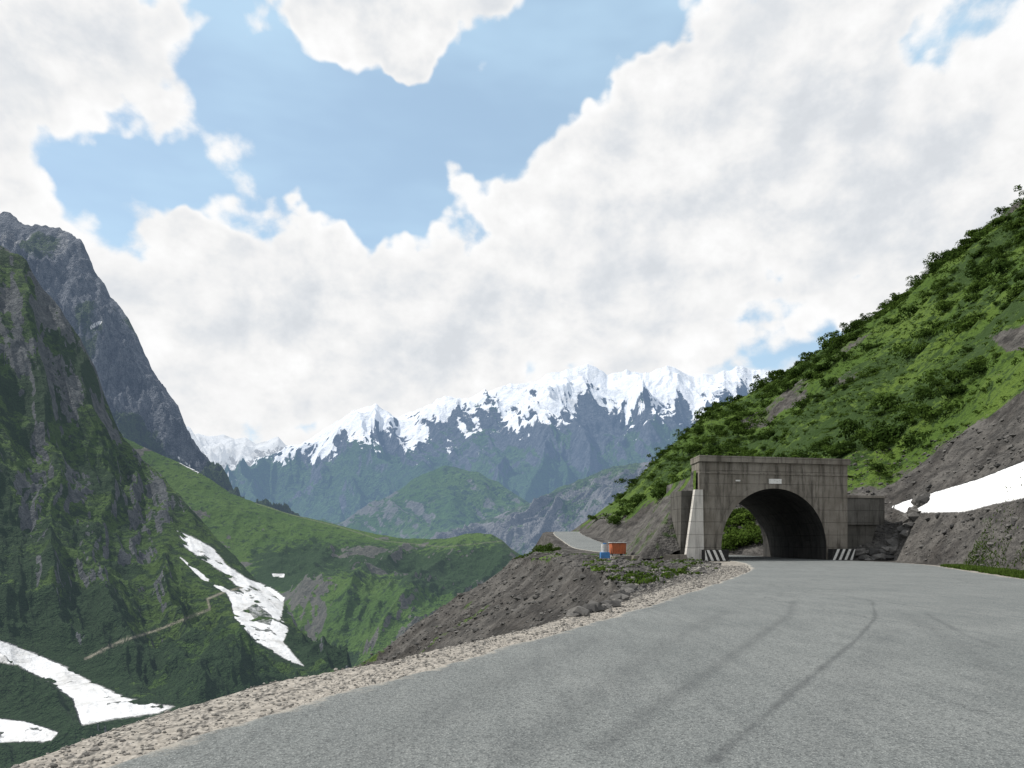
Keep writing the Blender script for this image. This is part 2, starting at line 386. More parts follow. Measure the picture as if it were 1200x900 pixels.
sheet('green_foothill',mk(180,800,680,1900,3300,rid5),rid5,3,420,[50,80,100,15],dm(700,170,71,oc=5,g2=.45),m_mid,am(73,.78))
rid5b=[(430,650),(500,634),(560,612),(620,590),(680,560),(720,545),(760,538),(800,536),(860,520),(1000,500)]
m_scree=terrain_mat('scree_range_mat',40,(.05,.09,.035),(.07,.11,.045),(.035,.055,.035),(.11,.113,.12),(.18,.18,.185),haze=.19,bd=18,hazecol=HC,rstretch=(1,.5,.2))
def sn5(px,py,X,Y,Z,nz,n): return mask(px,py,[(566,594),(572,590),(577,604),(570,602)],3)
sheet('scree_foothill',mk(430,1000,690,1500,2500,rid5b),rid5b,3,420,[50,80,100,15],dm(500,130,81,wl=45,skew=-40),m_scree,am(83,.34,sn5))

# main snowy range
rid4=[(180,600),(275,556),(300,543),(325,530),(340,522),(352,523),(380,500),(395,492),(410,482),(425,477),(442,474),(455,482),(465,490),(478,484),(492,477),(510,470),(522,464),(535,469),(560,464),(580,458),(600,451),(615,452),(640,440),(655,436),(672,432),(688,424),(700,431),(712,440),(722,436),(735,433),(760,437),(785,430),(815,440),(840,436),(870,428),(895,434),(920,436),(960,446),(1010,430),(1100,420),(1250,450)]
rj=np.linspace(180,1250,430); rid4=list(zip(rj,np.interp(rj,*np.array(rid4).T)+(ridged(rj/14,rj*0,4,88)-.6)*-6))
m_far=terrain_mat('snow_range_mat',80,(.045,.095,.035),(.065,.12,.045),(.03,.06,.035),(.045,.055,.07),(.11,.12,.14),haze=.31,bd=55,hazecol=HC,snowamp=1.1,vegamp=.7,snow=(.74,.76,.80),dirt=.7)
def sn4(px,py,X,Y,Z,nz,n):
    line=np.interp(px,[250,400,460,520,600,700,800,900],[545,522,508,500,488,484,480,474])
    nn=fbm(X/220,Y/220,6,95,.68); n2=fbm((px-py*.4)/9,py/22,4,96)
    return np.clip(.5+(line-py)/34+(nn-.5)*3.0+(n2-.5)*1.6+(nz-.72)*1.6+n[...,0]*(-.5),0,1)
sheet('snowy_mountain',mk(180,1250,670,3600,7200,rid4,14),rid4,3,1100,[60,130,210,15],dm(1500,520,91,.95,wl=85,gamp=.8,oc=6,g2=.47,ramp=.75),m_far,am(93,.25,sn4,wl=45,vy=lambda px,py:np.clip((py-495)/80,0,1)))
rid6=[(100,540),(200,520),(232,508),(245,511),(262,509),(275,516),(288,513),(300,520),(312,518),(326,512),(335,521),(350,524),(420,540),(560,560)]
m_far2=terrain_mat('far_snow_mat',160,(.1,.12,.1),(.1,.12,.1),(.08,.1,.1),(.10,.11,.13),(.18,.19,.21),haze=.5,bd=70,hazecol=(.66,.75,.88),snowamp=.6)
def sn6(px,py,X,Y,Z,nz,n): return np.clip(.5+(545-py)/30+(fbm(X/500,Y/500,5,97)-.5)*2.6+(nz-.7)*1.5,0,1)
sheet('far_snowy_mountain',mk(100,560,670,9000,12500,rid6,8),rid6,3,400,[40,60,120,12],dm(1500,700,98,.9),m_far2,am(99,.1,sn6))

# valley floor / base ground to the horizon
m_base=terrain_mat('ground_mat',20,(.04,.08,.02),(.06,.1,.03),(.03,.05,.02),(.1,.1,.1),(.14,.14,.13),bd=1)
n=64; rr=np.array([0,500,2000,8000,30000.]); th=np.linspace(0,2*np.pi,n+1)
X=rr[:,None]*np.cos(th)[None]; Y=rr[:,None]*np.sin(th)[None]
grid_mesh('ground',X,Y,np.full_like(X,-135.),m_base,dict(veg=np.ones(X.size)))

# ---------------- near terrain
EDGE=[(-9,-40),(-5,-5),(-3.75,4),(-3.6,5.5),(-3.4,6.6),(-2.9,8.4),(-1.75,10),(0,13.2),(2.6,19),(3.7,25),(3.4,34),(2.0,44),(.3,55),(0,60),(.9,65),(3,74),(5.6,90),(7,106),(7.2,120),(6.8,140),(6.6,158),(8.5,172),(12,186),(16,220),(20,300)]
ex=np.array(EDGE,float)
DF=np.array([(560,230),(640,205),(680,170),(700,142),(720,124),(760,106),(800,97),(850,93),(900,88),(914,79),(950,69.5),(993,62),(1045,61),(1100,52),(1150,45),(1200,39),(1400,26),(1900,15)],float)
DR=np.array([(560,240),(640,225),(680,200),(760,190),(830,195),(1000,200),(1200,180),(1500,150),(1900,120)],float)
RD=np.array([(600,634),(660,634),(680,624),(700,612),(730,592),(760,562),(790,532),(815,507),(830,494),(880,477),(920,452),(960,427),(1000,397),(1050,367),(1100,328),(1150,292),(1200,250),(1300,170),(1500,60),(1900,-150)],float)
def hill(x,y):
    u=x/np.maximum(y,3.); px=600+867*u
    df=np.interp(px,DF[:,0],DF[:,1]); dr=np.interp(px,DR[:,0],DR[:,1]); py=np.interp(px,RD[:,0],RD[:,1])
    zr=1.6+(634-py)/867*dr; zr=np.where(px<665,0,zr)
    t=(y-df)/(dr-df); tc_=np.clip(t,0,1)
    z=zr*(tc_**.92)
    z=z-np.clip(y-dr,0,200)*.6*(zr>0)
    amp=sstep(0,.18,tc_)*(1-.5*sstep(.9,1,tc_))*(zr>0)
    nz=amp*(5.0*(fbm(x/22,y/22,5,101)-.5)+2.4*(ridged(x/7,y/7,4,103)-.5))*np.clip(zr/25,.2,1)
    side=np.clip(x-31,0,200)*.45*sstep(70,40,y)
    b=np.maximum(z,side)
    return np.maximum(z+nz,side), t, amp, b
def zbench(y): return np.interp(y,[-50,95,115,150,165,185,260],[0,0,.5,3.1,3.7,3.2,-3.])
snowR=[(1043,594),(1060,587),(1100,575),(1150,560),(1200,540),(1300,500),(1300,572),(1200,584),(1160,592),(1130,600),(1060,601)]
def near(x,y):
    xe=np.interp(y,ex[:,1],ex[:,0]); d=seg_dist(x,y,EDGE); inside=x>=xe; sd=np.where(inside,d,-d)
    o=np.clip(-sd,0,500)
    zb=zbench(y)-.035
    far=sstep(24,34,y)
    g=ridged((y+x*.35)/4.2,(x-y*.1)/26,5,111,.6)
    down=-(.68*o+.0035*o*o)*(1+1.3*sstep(66,100,y))-.25*(1-np.exp(-o/.6))
    down=down+sstep(0,6,o)*(3.0*(g-.5)+.8*(fbm(x/2.2,y/2.2,5,113)-.5))*np.clip(.5+o/30,0,2)
    berm=far*(1-sstep(78,90,y))*.5*np.exp(-((sd-1.3)/1.5)**2)*(.3+1.2*fbm(x/3,y/3,4,115))
    rl=np.interp(y,RL[:,1],RL[:,0]); off=np.clip(rl-1.2-x,0,30)*inside
    rub=sstep(.2,2.5,off)*(.30*fbm(x/1.6,y/1.6,5,117)+.5*fbm(x/7,y/7,3,118)-.25)*sstep(18,26,y)*(1-sstep(90,110,y))
    h,t,amp,hb=hill(x,y)
    h=np.where(inside,h,0); hb=np.where(inside,hb,0)
    _p,_q=topx(x,y,hb+zb)
    sw=sstep(-26,-4,poly_sd(_p,_q,snowR))*(hb>.3)
    h=h*(1-sw)+(hb+.35+.5*(fbm(x/6,y/6,3,116)-.5))*sw
    z=np.where(inside,zb,zb+down)+np.where(inside,berm+rub,berm)+h
    rr_=np.interp(y,RR[:,1],RR[:,0])
    onroad=(x>rl+.3)&(x<rr_-.3)&(y<58)
    z=z+np.where(onroad,0,.05*(fbm(x*1.8,y*1.8,4,119)-.5)*sstep(0,.4,np.maximum(rl-x,x-rr_)))
    return np.maximum(z,-125+6*fbm(x/30,y/30,4,9)),sd,o,off,h,t,amp
RL=np.array([(-7.5,-40),(-4.2,-5),(-3.2,4),(-3.0,5.3),(-2.35,6.8),(0,11.3),(3.1,17.8),(8.2,29),(13.2,40.8),(17.0,54),(17.4,60),(17.2,76),(16.8,80),(15.2,88),(11.5,100),(9.4,115),(8.8,130),(8.2,150),(9.2,164),(13,180),(20,222)],float)
RR=np.array([(15,-40),(17,-10),(18,5),(19,20),(20.9,30),(24,39),(27.6,49),(28.6,55),(27.2,60),(26.2,62),(26.0,76),(25.4,80),(23,88),(18.5,100),(16.2,115),(15.0,130),(13.8,150),(14.8,164),(19,180),(26,222)],float)
nr,nc=680,660
yy=-12+np.geomspace(2.,290.,nr)
us=np.concatenate([np.linspace(-1.3,-.35,110,endpoint=False),np.linspace(-.35,.8,470,endpoint=False),np.linspace(.8,1.9,80)])
Y=yy[:,None]*np.ones((1,nc)); X=us[None,:]*(Y+12)
Z,SD,O,OFF,H,Tt,AMP=near(X,Y)
px,py=topx(X,Y,Z)
vegline=np.interp(px,[640,690,720,760,820,880,960,1000,1030,1100,1150,1200,1400],[612,612,608,596,576,570,575,572,562,520,488,455,340])
nn=fbm(X/9,Y/9,5,121); n2=fbm(X/30,Y/30,4,123); n3=fbm(X/4.5,Y/16,5,125)
veg=sstep(-14,14,vegline-py+(nn-.5)*60)*(H>.3)*(Y>20)
veg=np.where((Y>20)&(H>.3),np.maximum(veg,.58*mask(px,py,[(1120,618),(1150,603),(1200,590),(1300,570),(1300,610),(1200,612),(1150,618)],14)),veg)
veg=np.clip(veg-.9*mask(px,py,[(1160,395),(1200,380),(1260,370),(1260,400),(1180,412)],14)-.5*sstep(.55,.67,n2+.25*(nn-.5))-.3*sstep(.52,.68,n3),0,1)
rrx=np.interp(Y,RR[:,1],RR[:,0])
grass=sstep(.3,1.0,X-rrx)*sstep(3.2,1.8,X-rrx)*sstep(50,42,Y)
veg=np.maximum(veg,grass*.85*(nn>.36))
veg=np.maximum(veg,(O>0)*sstep(.61,.68,fbm(X/4,Y/4,4,130))*.52*sstep(1,4,O))
veg=np.maximum(veg,(SD>0)*(OFF>1)*(Y>30)*sstep(.6,.68,fbm(X/3,Y/3,4,131))*.65)
rlx=np.interp(Y,RL[:,1],RL[:,0])
shw=np.interp(Y,[0,8,20,35,50,60],[.9,1.2,1.05,1.4,2.0,1.5])
grav=sstep(shw+.5,shw-.3,rlx-X)*(X<rrx+1.0)
grav=np.where(X>rrx,sstep(1.2,.4,X-rrx)*.7,grav)
grav=np.where(Y>78,.0,grav)
snowm=mask(px,py,snowR,9)*(H>.3)
snowx=np.clip(1+poly_sd(px,py,snowR)/14,0,1)*(H>.3)
dense_shade=sstep(.5,.62,fbm(X/18,Y/18,4,127))*.8
streak=np.where(O>0,sstep(.42,.62,fbm((Y+X*.35)/1.5,(X-Y*.1)/14,5,133,.6)),sstep(.5,.65,fbm(X/3,Y/3,5,134,.6)))
m_near=terrain_mat('near_ground_mat',1.3,(.058,.102,.020),(.084,.132,.026),(.028,.052,.015),(.046,.045,.044),(.115,.11,.104),shd=(.49,.62),bd=.32,rstretch=(1,.45,.8),snowamp=.3,vegamp=1.0,gravel=(.33,.31,.28),snow=(.70,.71,.73),dirt=.75)
grid_mesh('terrain',X,Y,Z,m_near,dict(veg=veg,gravel=grav,snow=snowm,dense_shade=dense_shade,streak=streak))
NEAR=dict(X=X,Y=Y,Z=Z,veg=veg,H=H,px=px,py=py,O=O,SD=SD,grav=grav,snow=snowx)

# ---------------- road
m,t=new_mat('asphalt'); p=t.pos()
f1=t.noise(p,30,4,.85); f2=t.noise(p,.35,4,.6); f3=t.noise(t.mapv(p,(3,.5,1),(0,0,math.radians(-25))),1.2,4,.65)
vo=t.voro(p,48)
col=t.mix(t.mr(f2,.3,.7),(.128,.141,.142),(.168,.181,.180))
col=t.mix(t.mr(f3,.4,.7,0,.5),col,(.088,.099,.102))
col=t.mix(t.mr(vo,.08,.42,.85,0.),col,(.31,.325,.32))
col=t.mix(t.mr(f1,.46,.62,0,.8),col,(.045,.051,.054))
col=t.mix(t.math('MULTIPLY',t.attr('mark'),t.mr(t.noise(p,3,4,.7),.3,.6,.4,.85)),col,(.04,.045,.049))
ve=t.voro(t.vm('ADD',t.mapv(p,(.22,.13,1)),t.vm('SCALE',t.noise(p,1.2,4,.7,out=1),sc_=.22)),1.,feature='DISTANCE_TO_EDGE')
crk=t.math('MULTIPLY',t.mr(ve,.0,.0055,1,0),t.mr(t.noise(p,.16,2,.5),.5,.58))
col=t.mix(t.math('MULTIPLY',crk,.75),col,(.04,.044,.046))
col=t.mix(t.mr(t.math('ADD',t.attr('dust'),t.math('MULTIPLY',t.math('SUBTRACT',t.noise(p,2.5,4,.75),.5),1.1)),.45,.75,0,.8),col,(.28,.262,.23))
finish(t,col,.85,t.math('ADD',f1,t.math('MULTIPLY',vo,-.8)),.01,.9,spec=.3); m_road=m
nr2,nc2=1000,330
yr=-12+np.geomspace(3.,182.,nr2); s=np.linspace(0,1,nc2)
xl=np.interp(yr,RL[:,1],RL[:,0]); xr=np.interp(yr,RR[:,1],RR[:,0])
k=np.hanning(41);k/=k.sum()
xls=np.convolve(np.pad(xl,20,mode='edge'),k,'valid'); xrs=np.convolve(np.pad(xr,20,mode='edge'),k,'valid')
xls=xls+.35*(fbm(yr*.9,yr*0,5,7)-.5); xrs=xrs+.4*(fbm(yr*.7,yr*0+4,5,8)-.5)
X=xls[:,None]*(1-s)+xrs[:,None]*s; Y=yr[:,None]*np.ones_like(X); 
edge_=np.minimum(X-xls[:,None],xrs[:,None]-X)
Z=zbench(Y)+.02-.05*sstep(.12,0,edge_)
def pxl(a,b): d=CZ*F/(b-HY); return ((a-HX)/F*d,d)
lines=[([pxl(832,897),pxl(930,812),pxl(1005,750),pxl(1026,725),pxl(1022,705)],.035,.8),
([pxl(700,880),pxl(830,790),pxl(900,740),pxl(925,722),pxl(930,705)],.10,.45),
([pxl(1085,720),pxl(1130,745),pxl(1170,760)],.05,.5),([pxl(1200,830),pxl(1140,770),pxl(1060,720)],.2,.2),
([pxl(600,895),pxl(700,812),pxl(790,752),pxl(850,718)],.22,.3),([pxl(430,890),pxl(560,812),pxl(700,748)],.25,.25),
([pxl(960,880),pxl(1000,800),pxl(1040,740)],.25,.2)]
mk_=np.zeros_like(X)
for pts,wd,st in lines:
    wob=.08*(fbm(X*.8,Y*.8,3,3)-.5); mk_=np.maximum(mk_,st*np.exp(-((seg_dist(X,Y,pts)+wob)/wd)**2))
dust=np.exp(-np.clip(edge_,0,9)/.4)*.85
grid_mesh('road',X,Y,Z,m_road,dict(mark=mk_,dust=dust))

# ---------------- portal
def concrete(name,c1,c2,dark=.35,sc_=1.):
    m,t=new_mat(name); p=t.pos()
    a=t.noise(p,.5*sc_,5,.65); b=t.noise(t.mapv(p,(2.2,2.2,.25)),1.1,5,.7); c=t.noise(p,18,3,.7)
    col=t.mix(t.mr(a,.35,.65),c1,c2)
    col=t.mix(t.mr(b,.44,.68,0,.85),col,tuple(x*dark for x in c1))
    col=t.mix(t.mr(c,.4,.8,0,.4),col,tuple(x*.6 for x in c1))
    sp=t.n.new('ShaderNodeSeparateXYZ'); t.l.new(p,sp.inputs[0])
    fr=t.math('FRACT',t.math('MULTIPLY',sp.outputs[2],1/1.05)); ln=t.mr(t.math('ABSOLUTE',t.math('SUBTRACT',fr,.5)),.47,.5)
    col=t.mix(t.math('MULTIPLY',ln,.45),col,tuple(x*.4 for x in c1))
    finish(t,col,.92,t.math('SUBTRACT',t.math('ADD',b,t.math('MULTIPLY',c,.4)),ln),.04,.8); return m
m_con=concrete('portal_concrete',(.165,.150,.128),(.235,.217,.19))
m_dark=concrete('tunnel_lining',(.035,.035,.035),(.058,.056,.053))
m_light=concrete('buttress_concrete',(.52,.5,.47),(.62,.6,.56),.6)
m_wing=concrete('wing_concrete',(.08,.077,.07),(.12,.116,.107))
m_wht,t=new_mat('white_paint'); finish(t,t.mix(t.mr(t.noise(t.pos(),6,5,.7),.45,.7),(.66,.66,.64),(.4,.4,.38)),.7)
m_blk,t=new_mat('black_paint'); finish(t,t.mix(t.mr(t.noise(t.pos(),6,5,.7),.45,.7),(.02,.02,.02),(.06,.06,.06)),.7)
def empty(name,loc=(0,0,0)):
    e=bpy.data.objects.new(name,None); e.location=loc; link(e); return e
portal=empty('tunnel_portal')
P0=(15.2,60.); an=math.radians(12); e=(math.cos(an),math.sin(an))
W=13.58; AL,AR=1.91,11.54; cx=(AL+AR)/2; R=(AR-AL)/2; spz=1.15
arc=[(cx+R*math.cos(a),spz+R*math.sin(a)) for a in np.linspace(0,math.pi,33)]
def arch_poly(a0,a1,h): 
    poly=[(a0,-.6),(a0,h),(a1,h),(a1,-.6),(AR,-.6)]+arc+[(AL,-.6)]
    return poly,list(range(4,4+len(arc)+1))
dirv=(0.0,1.0)
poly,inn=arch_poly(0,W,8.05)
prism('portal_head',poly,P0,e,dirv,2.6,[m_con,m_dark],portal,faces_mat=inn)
fr=(math.sin(an),-math.cos(an))
def offp(d): return (P0[0]+fr[0]*d,P0[1]+fr[1]*d)
prism('coping',[(-.12,8.052),(-.12,8.55),(W+.12,8.55),(W+.12,8.052)],offp(.22),e,dirv,3.0,m_con,portal)
Rr=R+.45
ring=[(cx+Rr*math.cos(a),spz+Rr*math.sin(a)) for a in np.linspace(0,math.pi,33)]
rp=[(AR+.45,-.5)]+ring+[(AL-.45,-.5),(AL+.003,-.5)]+[(cx+(R-.003)*math.cos(a),spz+(R-.003)*math.sin(a)) for a in np.linspace(math.pi,0,33)]+[(AR-.003,-.5)]
prism('arch_ring',rp,offp(.05),e,(-fr[0],-fr[1]),.048,m_con,portal)
prism('cornice_band',[(.0,7.1),(.0,7.22),(W,7.22),(W,7.1)],offp(.07),e,(-fr[0],-fr[1]),.066,m_con,portal)
So=(P0[0],P0[1]+2.603)
body=[(AL-1.0,-.6),(AL-1.0,spz)]+[(cx+(R+1.0)*math.cos(a),spz+(R+1.)*math.sin(a)) for a in np.linspace(math.pi,0,25)]+[(AR+1.,-.6),(AR,-.6)]+arc+[(AL,-.6)]
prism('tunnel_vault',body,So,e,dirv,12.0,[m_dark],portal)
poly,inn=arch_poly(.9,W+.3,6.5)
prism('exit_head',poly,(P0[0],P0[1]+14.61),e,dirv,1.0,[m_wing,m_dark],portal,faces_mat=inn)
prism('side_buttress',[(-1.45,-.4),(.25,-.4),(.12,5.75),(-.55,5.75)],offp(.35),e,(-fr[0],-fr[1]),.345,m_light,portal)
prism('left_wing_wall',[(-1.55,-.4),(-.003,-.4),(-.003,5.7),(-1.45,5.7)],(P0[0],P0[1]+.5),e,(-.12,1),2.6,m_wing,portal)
prism('right_wing_upper',[(W+.003,3.0),(W+.003,5.3),(W+3.9,5.3),(W+3.9,3.0)],(P0[0]-.1,P0[1]+.3),e,dirv,3.5,m_wing,portal)
prism('right_wing_lower',[(W+.003,-.5),(W+.003,2.99),(W+3.3,2.99),(W+2.2,-.5)],(P0[0]-.1,P0[1]+.65),e,dirv,3.2,m_wing,portal)
prism('wing_coping',[(W+.05,5.303),(W+.05,5.5),(W+4.0,5.5),(W+4.0,5.303)],(P0[0]-.1,P0[1]+.2),e,dirv,3.7,m_con,portal)
prism('name_plate',[(6.2,6.35),(6.2,6.75),(7.35,6.75),(7.35,6.35)],offp(.06),e,(-fr[0],-fr[1]),.055,m_wht,portal)
prism('plate_small',[(3.2,6.5),(3.2,6.62),(3.6,6.62),(3.6,6.5)],offp(.05),e,(-fr[0],-fr[1]),.045,m_wht,portal)
def striped(a0,a1,h,flip):
    prism('guard_block',[(a0,-.3),(a0,h),(a1,h),(a1,-.3)],offp(1.0),e,(-fr[0],-fr[1]),.6,m_blk,portal)
    n=4; w_=(a1-a0)/n
    for i in range(n):
        b0=a0+i*w_+.02; b1=b0+w_*.45; sh=w_*.8*(1 if flip else -1)
        c=lambda v:min(max(v,a0+.005),a1-.005)
        prism('guard_stripe',[(c(b0),.02),(c(b0+sh),h-.02),(c(b1+sh),h-.02),(c(b1),.02)],offp(1.012),e,(-fr[0],-fr[1]),.010,m_wht,portal)
striped(.0,2.05,.9,False); striped(11.45,13.6,.95,True)

# earth cover over the vault
ga=np.linspace(-5.6,16,100); gl=np.linspace(.55,15.9,70)
A,L=np.meshgrid(ga,gl)
X=P0[0]+e[0]*A; Y=P0[1]+e[1]*A+L
Z=np.minimum(7.6,(A+5.3)*1.25)-.3+1.0*(fbm(X/2.5,Y/2.5,5,141)-.5)
Z=np.where(A<-.2,np.minimum(Z,(L-.6)*1.3+.6*(fbm(X/2,Y/2,4,142)-.5)+(A+5.3)*.2),Z)
Z=np.where((A>AL-1.2)&(A<AR+1.2),np.maximum(Z,7.3),Z)
Z=np.where((A>-.35)&(A<W)&(L<2.5),7.4,Z)
Z=np.where((A<.6)&(L>13),Z-(L-13)*.9,Z)
nr_,nc_=X.shape; Q=grid_quads(nr_,nc_)
cA=A.ravel()[Q].mean(1); cL=L.ravel()[Q].mean(1)
Q=Q[~((cA>-.25)&(cL<2.5))]
np_mesh('earth_cover',np.stack([X,Y,Z],-1).reshape(-1,3),Q,m_near,dict(veg=(sstep(.45,.6,fbm(X/3,Y/3,4,143))*.45+.3*(Z>6))))

# ---------------- rocks
def ico():
    f=(1+5**.5)/2
    v=np.array([(-1,f,0),(1,f,0),(-1,-f,0),(1,-f,0),(0,-1,f),(0,1,f),(0,-1,-f),(0,1,-f),(f,0,-1),(f,0,1),(-f,0,-1),(-f,0,1)],float)
    v/=np.linalg.norm(v[0])
    q_=np.array([(0,11,5),(0,5,1),(0,1,7),(0,7,10),(0,10,11),(1,5,9),(5,11,4),(11,10,2),(10,7,6),(7,1,8),(3,9,4),(3,4,2),(3,2,6),(3,6,8),(3,8,9),(4,9,5),(2,4,11),(6,2,10),(8,6,7),(9,8,1)])
    return v,q_
def scatter_rocks(name,pts,size,mat):
    v,q_=ico(); n=len(pts)
    a=rng.uniform(0,6.28,n); ca,sa=np.cos(a),np.sin(a)
    V=v[None]*(1+.5*(rng.random((n,12,1))-.5))*np.stack([size*rng.uniform(.8,1.4,n),size*rng.uniform(.7,1.1,n),size*rng.uniform(.45,.8,n)],-1)[:,None,:]
    X=V[...,0]*ca[:,None]-V[...,1]*sa[:,None]; Y=V[...,0]*sa[:,None]+V[...,1]*ca[:,None]
    V=np.stack([X,Y,V[...,2]],-1)+np.asarray(pts)[:,None,:]
    Q=(q_[None]+12*np.arange(n)[:,None,None]).reshape(-1,3)
    return np_mesh(name,V.reshape(-1,3),Q,mat,dict(tint=np.repeat(rng.random(n),12)),smooth=False)
def stone(name,a,b):
    m,t=new_mat(name); tt=t.attr('tint')
    col=t.mix(tt,a,b); col=t.mix(t.mr(t.noise(t.pos(),9,3,.7),.4,.7,0,.5),col,tuple(x*.7 for x in a))
    finish(t,col,.95,t.noise(t.pos(),30,3,.7),.01,.6); return m
m_stone=stone('shoulder_stone',(.10,.096,.09),(.32,.305,.28)); m_rub=stone('rubble_stone',(.040,.040,.040),(.145,.14,.134))
def zat(x,y): return near(np.asarray(x,float),np.asarray(y,float))[0]
n=14000; y=4+rng.random(n)**1.8*45; xl_=np.interp(y,RL[:,1],RL[:,0]); xe_=np.interp(y,ex[:,1],ex[:,0])
x=xl_+.05-rng.random(n)**.8*np.minimum(xl_-xe_+1.0,3.2)
sz=rng.gamma(1.2,.0065,n)+.005; sz*=np.clip(y/14,.8,2.2)
scatter_rocks('gravel',np.stack([x,y,zat(x,y)+sz*.2],-1),sz,m_stone)
n=14000; y=rng.uniform(16,75,n); xe_=np.interp(y,ex[:,1],ex[:,0]); xl_=np.interp(y,RL[:,1],RL[:,0])
x=np.where(rng.random(n)<.7,xe_-rng.random(n)*24,xe_+rng.random(n)*np.maximum(xl_-1.8-xe_,.1))
sz=np.clip(rng.gamma(1.0,.038,n)+.03,.03,.36)
z=zat(x,y)
scatter_rocks('rubble',np.stack([x,y,z+sz*.1],-1),sz,m_rub)
n=6000; y=rng.uniform(34,95,n); u_=rng.uniform(.36,.78,n); x=u_*y
z,_,_,_,h,_,_=near(x,y); p_,q_2=topx(x,y,z); k_=(h>.15)&(h<12)&(x>rng.uniform(27,30,n))&(poly_sd(p_,q_2,snowR)<-3); x,y,z=x[k_],y[k_],z[k_]
sz=np.clip(rng.gamma(1.1,.055,len(x))+.04,.04,.45)
scatter_rocks('scree_stones',np.stack([x,y,z+sz*.15],-1),sz,m_rub)
n=60; a=rng.uniform(W+.8,W+6.5,n); x=P0[0]+e[0]*a+rng.normal(0,.5,n); y=P0[1]+e[1]*a-rng.uniform(.6,2.2,n)
sz=rng.uniform(.25,.75,n); scatter_rocks('boulders',np.stack([x,y,zat(x,y)+sz*.2],-1),sz,m_rub)

# ---------------- vegetation
def leaf_template(n,seed,lobes=7,leaf=.075,flat=.75):
    r=np.random.default_rng(seed)
    lc=r.normal(0,.42,(lobes,3)); lc[:,2]=np.abs(lc[:,2])*.8+.25; lr=r.uniform(.28,.5,lobes)
    idx=r.integers(0,lobes,n); d=r.normal(0,1,(n,3)); d/=np.linalg.norm(d,axis=1,keepdims=True)
    d[:,2]=np.where(d[:,2]<-.3,-d[:,2],d[:,2])
    c=lc[idx]+d*(lr[idx]*r.uniform(.65,1.08,n))[:,None]
    c[:,2]=np.maximum(c[:,2],.02)*flat
    nn=d+r.normal(0,.4,(n,3)); nn/=np.linalg.norm(nn,axis=1,keepdims=True)
    t1=np.cross(nn,r.normal(0,1,(n,3))); t1/=np.linalg.norm(t1,axis=1,keepdims=True); t2=np.cross(nn,t1)
    s_=leaf*r.uniform(.6,1.4,n)[:,None]
    V=np.stack([c-t1*s_,c-t2*s_*.6,c+t1*s_,c+t2*s_*.6],1)
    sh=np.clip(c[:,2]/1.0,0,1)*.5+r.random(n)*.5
    return V.reshape(-1,3),np.repeat(sh,4)
def plants(name,P,size,templates,mat,stretch=(.8,1.25)):
    V=[];T1=[];T2=[]
    ch=rng.integers(0,len(templates),len(P))
    for i,(p_,s_) in enumerate(zip(P,size)):
        v,sh=templates[ch[i]]; a=rng.uniform(0,6.28); c,s2=math.cos(a),math.sin(a)
        zz=rng.uniform(*stretch)
        V.append(np.stack([(v[:,0]*c-v[:,1]*s2)*s_+p_[0],(v[:,0]*s2+v[:,1]*c)*s_+p_[1],v[:,2]*s_*zz+p_[2]-.1*s_],-1)); T1.append(sh); T2.append(np.full(len(v),rng.random()))
    V=np.concatenate(V); Q=np.arange(len(V)).reshape(-1,4)
    return np_mesh(name,V,Q,mat,dict(sh=np.concatenate(T1),tint=np.concatenate(T2)),smooth=False)
def leaf_mat(name,a,b,c):
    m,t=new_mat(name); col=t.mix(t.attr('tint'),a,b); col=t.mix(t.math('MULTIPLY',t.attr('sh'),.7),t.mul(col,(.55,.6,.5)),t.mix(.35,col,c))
    bs=t.n.new('ShaderNodeBsdfDiffuse'); t.put(bs.inputs[0],col); tr=t.n.new('ShaderNodeBsdfTranslucent'); t.put(tr.inputs[0],col)
    mx=t.n.new('ShaderNodeMixShader'); mx.inputs[0].default_value=.25; t.l.new(bs.outputs[0],mx.inputs[1]); t.l.new(tr.outputs[0],mx.inputs[2])
    o=t.n.new('ShaderNodeOutputMaterial'); t.l.new(mx.outputs[0],o.inputs[0]); return m
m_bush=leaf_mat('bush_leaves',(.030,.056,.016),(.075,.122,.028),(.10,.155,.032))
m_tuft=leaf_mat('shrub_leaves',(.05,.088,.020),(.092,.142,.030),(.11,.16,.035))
tb=[leaf_template(560,i+1,8) for i in range(6)]; ts=[leaf_template(46,i+20,4,.15,.45) for i in range(5)]
def sample(n,cond):
    idx=np.flatnonzero(cond.ravel()); 
    w_=(NEAR['Y'].ravel()[idx]+12)**2; w_/=w_.sum(); j=rng.choice(idx,n,p=w_)
    return np.stack([NEAR['X'].ravel()[j],NEAR['Y'].ravel()[j],NEAR['Z'].ravel()[j]],-1)+rng.normal(0,.15,(n,3))*[1,1,0]
V_=NEAR; cn=fbm(V_['X']/14,V_['Y']/14,4,151)
vis=(V_['H']>.5)&(V_['Y']>25)&(V_['Y']<205)&(V_['px']>690)&(V_['px']<1420)&(V_['snow']<.02)
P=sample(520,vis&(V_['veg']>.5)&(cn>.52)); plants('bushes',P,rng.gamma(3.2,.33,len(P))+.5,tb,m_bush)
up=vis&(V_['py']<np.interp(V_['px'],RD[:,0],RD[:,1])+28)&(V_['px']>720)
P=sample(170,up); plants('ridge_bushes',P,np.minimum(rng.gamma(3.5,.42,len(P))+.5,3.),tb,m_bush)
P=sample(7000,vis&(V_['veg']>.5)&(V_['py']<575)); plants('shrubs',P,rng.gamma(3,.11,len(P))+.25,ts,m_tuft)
def onhill(pxv,pyv):
    ds=np.linspace(60,205,600); xs=(pxv-600)/867*ds; zs=near(xs,ds)[0]; pr=634-(zs-1.6)/ds*867
    k_=np.argmax(pr<=pyv); return (xs[k_],ds[k_],zs[k_])
